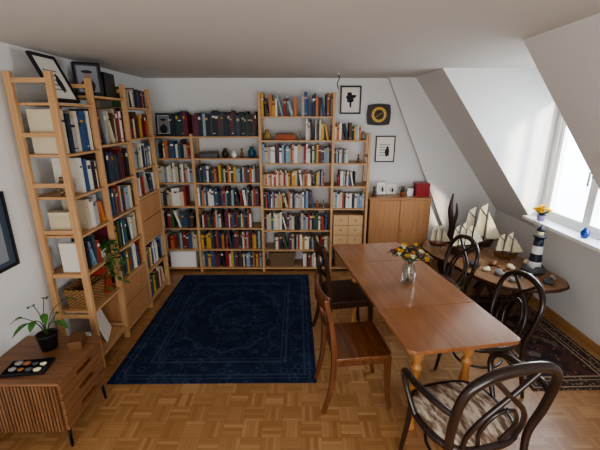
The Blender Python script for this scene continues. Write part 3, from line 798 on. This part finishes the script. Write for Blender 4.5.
def carton(label, loc, size, m, rz=0):
    w_, d_, h_ = size
    q = MB().box(-w_/2, -d_/2, 0, w_/2, d_/2, h_*.82, m).box(-w_/2-.002, -d_/2-.002, h_*.82, w_/2+.002, d_/2+.002, h_, m)
    return q.obj('storage_box', loc=loc, rz=rz, label=label, cat='box', bevel=.003)
zz = ZL[5]+SH+.0005
carton('small black box on an open shelf', (-1.13, 4.55, zz), (.22, .15, .07), black_m, .1)
jar('dark round vase on the pine shelf', (-.93, 4.55, zz), hull_d, 1.1)
jar('white small vase on the pine shelf', (-.82, 4.53, zz), white_m, .8)
figurine('brown carved figurine on the pine shelf', (-.72, 4.53, zz), hull_b, 1.1)
jar('teal vase on the pine shelf', (-.6, 4.55, zz), mat('teal_glaze', '#2f5d73', .3), 1.3)
jar('brown jar on the tall shelf', (-.4, 4.52, ZT[6]+SH+.0005), mat('ochre_glaze', '#8d7440', .4), 1.2)
figurine('pale figurine on the tall shelf', (.0, 4.52, ZT[6]+SH+.0005), stone, 1.)
for x, m_ in ((.3, stone), (.22, terr)): figurine('small ornament at the end of a book row', (x, 4.5, ZT[3]+SH+.0005), m_, .9)
figurine('small figurine on the narrow shelf', (.72, 4.5, ZN[4]+SH+.0005), hull_b, 1.)
jar('pale jar on the narrow shelf', (.77, 4.52, ZN[5]+SH+.0005), stone, 1.)
zl = lambda z: z+SH+.0005
pot('potted_plant', 'trailing green pothos in a pot on the side shelf', (-1.69, 2.86, zl(.82)), .045, .09, white_m, vines(10, .42, leafm, (-.9, .3)))
q = MB().box(-.006, -.12, 0, .006, .12, .30, paper_m)
q.obj('folder', loc=(-1.70, 2.80, zl(.10)+.004), rot=(0, -.3, .35), label='white folder leaning on the lowest side shelf', cat='folder')
carton('cream storage box on the side shelf', (-1.77, 2.58, zl(U1[3])), (.15, .07, .17), mat('cream_card', '#cfc3a4', .8))
jar('woven round vase on the side shelf', (-1.72, 2.60, zl(U1[4])), wick_d, 1.3)
jar('white round vase on the lower side shelf', (-1.76, 2.60, zl(U1[0])), white_m, 1.4)
CT = 1.0085
carton('red lacquered box on top of the cabinet', (1.56, 4.57, CT), (.17, .14, .17), red_m)
carton('orange and white small box on the cabinet', (1.42, 4.6, CT), (.08, .08, .09), white_m)
picture('photo_frame', 'small silver framed picture on the cabinet', .13, .17, steel, (1.06, 4.62, CT+.002), (-.15, 0, .1), art=art_arch, ft=.01)
picture('photo_frame', 'small white framed card on the cabinet', .12, .13, white_m, (1.20, 4.66, CT+.002), (-.15, 0, -.1), art=art_arch, ft=.01)
pot('potted_plant', 'small green plant in terracotta pot on the cabinet', (1.31, 4.53, CT), .032, .06, terr, bushy(22, .08, .03, leafd))
figurine('dark figurine on the cabinet', (.95, 4.55, CT), hull_d, 1.2)

# ------------------------------------------------------------------ flowers in vase
VX, VY = .82, 2.51
MB().lathe([(0, 0), (.042, 0), (.05, .02), (.055, .07), (.05, .12), (.036, .155), (.042, .19), (.052, .205), (.049, .205), (.039, .19), (.032, .155), (.046, .12), (.051, .07), (.045, .02), (0, .012)], vglass, 24).obj('vase', loc=(VX, VY, .7625), label='clear glass vase standing on the dining table', cat='vase')
bq = thing('flower_bouquet', 'mixed autumn bouquet of yellow and cream flowers', 'flowers', (VX, VY, .7805))
stems = MB(); fol = MB()
for i in range(19):
    a = i*2.4; rr = .02+.115*math.sqrt((i+.5)/19); tip = Vector((rr*math.cos(a), rr*math.sin(a), .29-.5*rr+R(-.02, .02)))
    stems.tube(catmull([(R(-.01, .01), R(-.01, .01), .0), (.008*math.cos(a), .008*math.sin(a), .15), tip], 4), .002, leafd, 5)
    m_ = (yel, crm, org, pur, yel, crm, yel)[i % 7]; q = MB(); r0 = R(.02, .031)
    q.ball(tip, r0*.45, org if m_ is yel else m_, 8, 5)
    for k in range(9):
        b_ = k*.7; q.leaf(tip, Vector((math.cos(b_), math.sin(b_), .35+.3*(k % 2))), r0, r0*.6, m_, -.1, 2)
    q.obj('flower_head', bq, recalc=False)
    for k in range(4): fol.leaf(tip*.8+Vector((0, 0, .04)), Vector((math.cos(a+k), math.sin(a+k), .3)), .07, .022, leafd, .4)
stems.obj('stem', bq); fol.obj('foliage', bq, recalc=False)

# ------------------------------------------------------------------ live edge slab table
sl = thing('slab_table', 'low live-edge wooden slab table on gnarled root legs', 'table', (2.0, 3.5, 0))
outl = [(1.47, 4.1), (1.49, 3.8), (1.60, 3.55), (1.70, 3.25), (1.86, 3.02), (2.13, 2.93), (2.38, 2.96), (2.52, 3.12), (2.50, 3.4), (2.44, 3.7), (2.34, 3.95), (2.1, 4.15), (1.75, 4.28), (1.55, 4.25)]
cs = catmull([(x-2.0, y-3.5, 0) for x, y in outl], 5, closed=True)
cs = [Vector((p.x, p.y, 0))*(1+.025*noise.noise(p*9)) for p in cs]; n = len(cs)
q = MB()
q.prism([(p.x, p.y) for p in cs], .455, .495, slab_w)
top_ = q.obj('table_top', sl, bevel=.008)
q = MB()
def fnb(u, v):
    i = int(round(u*n)) % n; p = cs[i]; z = .46+.03*v
    k = 1.006+.012*math.sin(v*math.pi)+.012*noise.noise(Vector((p.x*15, p.y*15, v*2))); return (p.x*k, p.y*k, z)
q.grid(n, 4, fnb, root_w); q.obj('bark_edge', sl)
for (x, y, z0) in ((.25, -.2, .0105), (-.28, .45, .0005), (.15, .3, .0005)):
    q = MB()
    for k in range(4):
        a = k*1.57+.4
        q.tube(catmull([(x+.02*math.cos(a), y+.02*math.sin(a), .455), (x+.05*math.cos(a+.5), y+.05*math.sin(a+.5), .3), (x+.03*math.cos(a), y+.03*math.sin(a), .18), (x+.13*math.cos(a), y+.13*math.sin(a), z0+.028)], 5), [.05, .045, .04, .025], root_w, 8)
    q.obj('leg', sl)

# ships: fore-and-aft rigged models
def ship(label, loc, rz, L, hull, masts=2, tall=1.0):
    e = thing('model_ship', label, 'model ship', loc, rz)
    Hh = L*.2; W = L*.13; z0 = L*.05
    def hf(u, v):
        t = 2*u-1; w_ = W*max(.02, (1-abs(t)**2.6)); a = (v-.5)*2
        z = z0+Hh*(abs(a)**1.6)*(1+.45*t*t)+L*.06*t*t
        return (L/2*t*(.82+.18*abs(a)), w_*math.copysign(abs(a)**.6, a), z)
    MB().grid(14, 10, hf, hull).obj('hull', e, recalc=False)
    MB().grid(14, 2, lambda u, v: (L/2*(2*u-1)*.985, W*max(.02, (1-abs(2*u-1)**2.6))*(v-.5)*1.9, z0+Hh*.85*(1+.45*(2*u-1)**2)+L*.06*(2*u-1)**2), hull_b).obj('deck', e, recalc=False)
    for sx in (-1, 1):
        MB().box(L*(.175*sx-.025), -W*.6, 0, L*(.175*sx+.025), W*.6, z0+Hh*.35, hull_b).obj('stand', e)
    xs = [(.05,), (-.12, .2), (-.2, .04, .27)][masts-1]; sp_ = (.5, .30, .22)[masts-1]*L
    for i, x in enumerate(xs):
        hm = L*tall*(1, 1.12, .95)[i]
        zb = z0+Hh*1.1
        q = MB().tube([(L*x, 0, z0+Hh*.4), (L*x, 0, zb+hm)], [L*.014, L*.006], hull_d, 6)
        q.tube([(L*x, 0, zb+hm*.12), (L*x-sp_, 0, zb+hm*.12)], L*.007, hull_d, 5)
        q.tube([(L*x, 0, zb+hm*.62), (L*x-sp_*.72, 0, zb+hm*.8)], L*.006, hull_d, 5)
        for s_ in (-1, 1): q.tube([(L*x, 0, zb+hm*.9), (L*x-L*.06, s_*W*.8, z0+Hh)], L*.003, hull_d, 4)
        q.obj('mast', e)
        def sfn(u, v, x=x, hm=hm, zb=zb):
            wd = sp_*(1-.28*v)*.95
            zz0 = zb+hm*.13; zz1 = zb+hm*(.61+.18*u)
            return (L*x-.012*L-wd*u, L*.05*math.sin(math.pi*u)*math.sin(math.pi*v), zz0+(zz1-zz0)*v)
        MB().grid(5, 5, sfn, sail_m).obj('sail', e, recalc=False)
        MB().add([(L*x-.012*L, 0, zb+hm*.66), (L*x-.012*L, 0, zb+hm*.95), (L*x-sp_*.68, .002, zb+hm*.83)], [(0, 1, 2)], sail_m).obj('topsail', e, recalc=False)
    xm = xs[-1]
    MB().tube([(L*.44, 0, z0+Hh*1.3), (L*.72, 0, z0+Hh*1.9)], [L*.01, L*.005], hull_d, 6).obj('bowsprit', e)
    for k in (0, 1):
        MB().add([(L*(.7-.14*k), 0, z0+Hh*(1.95-.2*k)), (L*(xm+.12-.06*k), .003, z0+Hh*1.75), (L*(xm+.035), 0, z0+Hh+L*(.85-.2*k)*tall)], [(0, 1, 2)], sail_m).obj('jib_sail', e, recalc=False)
    return e
TS = .4955
ship('model sailing ship with dark hull and cream sails', (1.80, 3.74, TS), .25, .36, hull_d, 3, tall=.8)
ship('tall dark-hulled model ship with cream sails', (2.06, 3.98, TS), -.35, .36, hull_d, 2, tall=1.2)
ship('small brown model boat with cream sails', (2.22, 3.64, TS), -.3, .24, hull_b, 2, tall=1.)
ship('small brown model ship beside the table edge', (1.63, 4.03, TS), -.3, .20, hull_b, 2, tall=1.1)
q = MB().tube(catmull([(0, 0, .004), (.02, .01, .2), (-.03, .0, .42), (-.02, 0, .62)], 6), [.05, .04, .03, .008], hull_d, 8)
q.tube(catmull([(.01, 0, .2), (.06, .02, .35), (.05, .03, .5)], 5), [.028, .02, .006], hull_d, 7)
q.obj('driftwood_sculpture', loc=(1.83, 4.18, TS), label='dark driftwood sculpture standing behind the ships', cat='sculpture')
lh = thing('model_lighthouse', 'white and dark striped model lighthouse on rocks', 'model lighthouse', (2.33, 3.32, TS))
q = MB(); q.ball((0, 0, .03), .10, stone_d, 16, 8, sc=(1.1, 1, .5), jag=.5, flatz=-.03); q.obj('rock_base', lh)
navy = mat('lighthouse_stripe', '#1f2a38', .5)
q = MB().lathe([(.062, .05), (.056, .12), (.056, .12), (.05, .2), (.05, .2), (.044, .28), (.044, .28), (.039, .36)], white_m, 20, mats=[white_m, white_m, navy, navy, white_m, white_m, navy, navy])
q.obj('tower', lh)
MB().lathe([(.038, .36), (.056, .365), (.056, .378), (.03, .38)], navy, 20).obj('gallery', lh)
MB().lathe([(.028, .38), (.028, .43)], mat('lantern_glass', '#e8e2b8', .2), 14).obj('lantern', lh)
MB().lathe([(.038, .43), (.03, .45), (.006, .475), (.004, .495), (0, .497)], navy, 14).obj('lantern_roof', lh)
for i, (x, y) in enumerate(((1.95, 3.25), (2.03, 3.35), (2.1, 3.2), (2.15, 3.4), (2.0, 3.1), (2.2, 3.08), (2.3, 3.05), (1.88, 3.35), (2.42, 3.15), (2.02, 3.49), (1.8, 3.45), (2.38, 3.5), (2.2, 3.18))):
    r0 = R(.024, .046)
    MB().ball((0, 0, r0*.6), r0, (stone, amber, stone_d, crm)[i % 4], 12, 8, sc=(1.25, 1, .75), jag=.5, flatz=-r0*.6).obj('stone', loc=(x, y, TS), rz=R(0, 3), label=('grey', 'amber', 'dark', 'cream')[i % 4]+' rough stone on the slab table', cat='stone', group='stones on the slab table')
def yfl(q, z):
    for i in range(40):
        a = R(0, 6.28); rr = .078*math.sqrt(R(0, 1)); t = Vector((rr*math.cos(a), rr*math.sin(a), z+.115-rr*.9+R(-.012, .012)))
        q.tube([(0, 0, z), t], .002, leafd, 5)
        for k in range(6): q.leaf(t, Vector((math.cos(k*1.05), math.sin(k*1.05), .4)), .028, .024, yel, 0, 2)
        q.leaf(Vector((0, 0, z+.02)), Vector((math.cos(a), math.sin(a), .6)), .05, .015, leafd, .3)
pot('potted_plant', 'yellow flowering plant in a pot on the windowsill', (2.50, 3.60, .9485), .042, .06, mat('lav_pot', '#8d7ba0', .5), yfl)
jar('blue glass bottle on the windowsill', (2.53, 3.04, .9485), mat('blue_glaze', '#1f3f8a', .2), .9, 'bottle')

# ------------------------------------------------------------------ light, world, camera
wd = bpy.data.worlds.new('sky'); S.world = wd; wd.use_nodes = True; nt = wd.node_tree
bg = nt.nodes['Background']; g = G(nt)
tc = nt.nodes.new('ShaderNodeTexCoord'); sp = nt.nodes.new('ShaderNodeSeparateXYZ'); nt.links.new(tc.outputs['Generated'], sp.inputs[0])
rp = g.ramp(g.m('MULTIPLY_ADD', sp.outputs[2], .5, .5), [(0, '#8d8f90'), (.46, '#c4ccd4'), (.52, '#f0f4f9'), (1, '#bdd4f0')])
nt.links.new(rp, bg.inputs['Color']); bg.inputs['Strength'].default_value = 11.5
def area(name, loc, rot, sx, sy, portal=False, e=0, col=(1, 1, 1)):
    l = bpy.data.lights.new(name, 'AREA'); l.shape = 'RECTANGLE'; l.size = sx; l.size_y = sy
    if portal: l.cycles.is_portal = True
    else: l.energy = e; l.color = col
    o = bpy.data.objects.new(name, l); COL.objects.link(o); o.location = loc; o.rotation_euler = rot
area('window_portal', (XR+.11, (WY0+WY1)/2, (WZ0+WZ1)/2), (0, math.pi/2, 0), WZ1-WZ0, WY1-WY0, True)
area('rear_fill', (.0, YN+.03, 1.35), (math.pi/2, 0, 0), 2.8, 1.7, e=78, col=(.98, .98, 1))  # added fill light behind the camera; wall_front is solid, without a window
sn = bpy.data.lights.new('sun', 'SUN'); sn.energy = 6; sn.angle = .10; sn.color = (1, .88, .7)
so = bpy.data.objects.new('sun', sn); COL.objects.link(so)
so.rotation_euler = Vector((-.40, .90, -.30)).to_track_quat('-Z', 'Y').to_euler()

cd = bpy.data.cameras.new('camera'); co = bpy.data.objects.new('camera', cd); COL.objects.link(co)
co.location = (0, 0, 1.97); co.rotation_euler = (math.radians(90-16.55), 0, 0)
cd.sensor_width = 36; cd.lens = 21.6; cd.clip_start = .05
S.camera = co
S.view_settings.view_transform = 'AgX'
try: S.view_settings.look = 'AgX - Medium High Contrast'
except Exception as ex: print(ex)
S.view_settings.exposure = .22
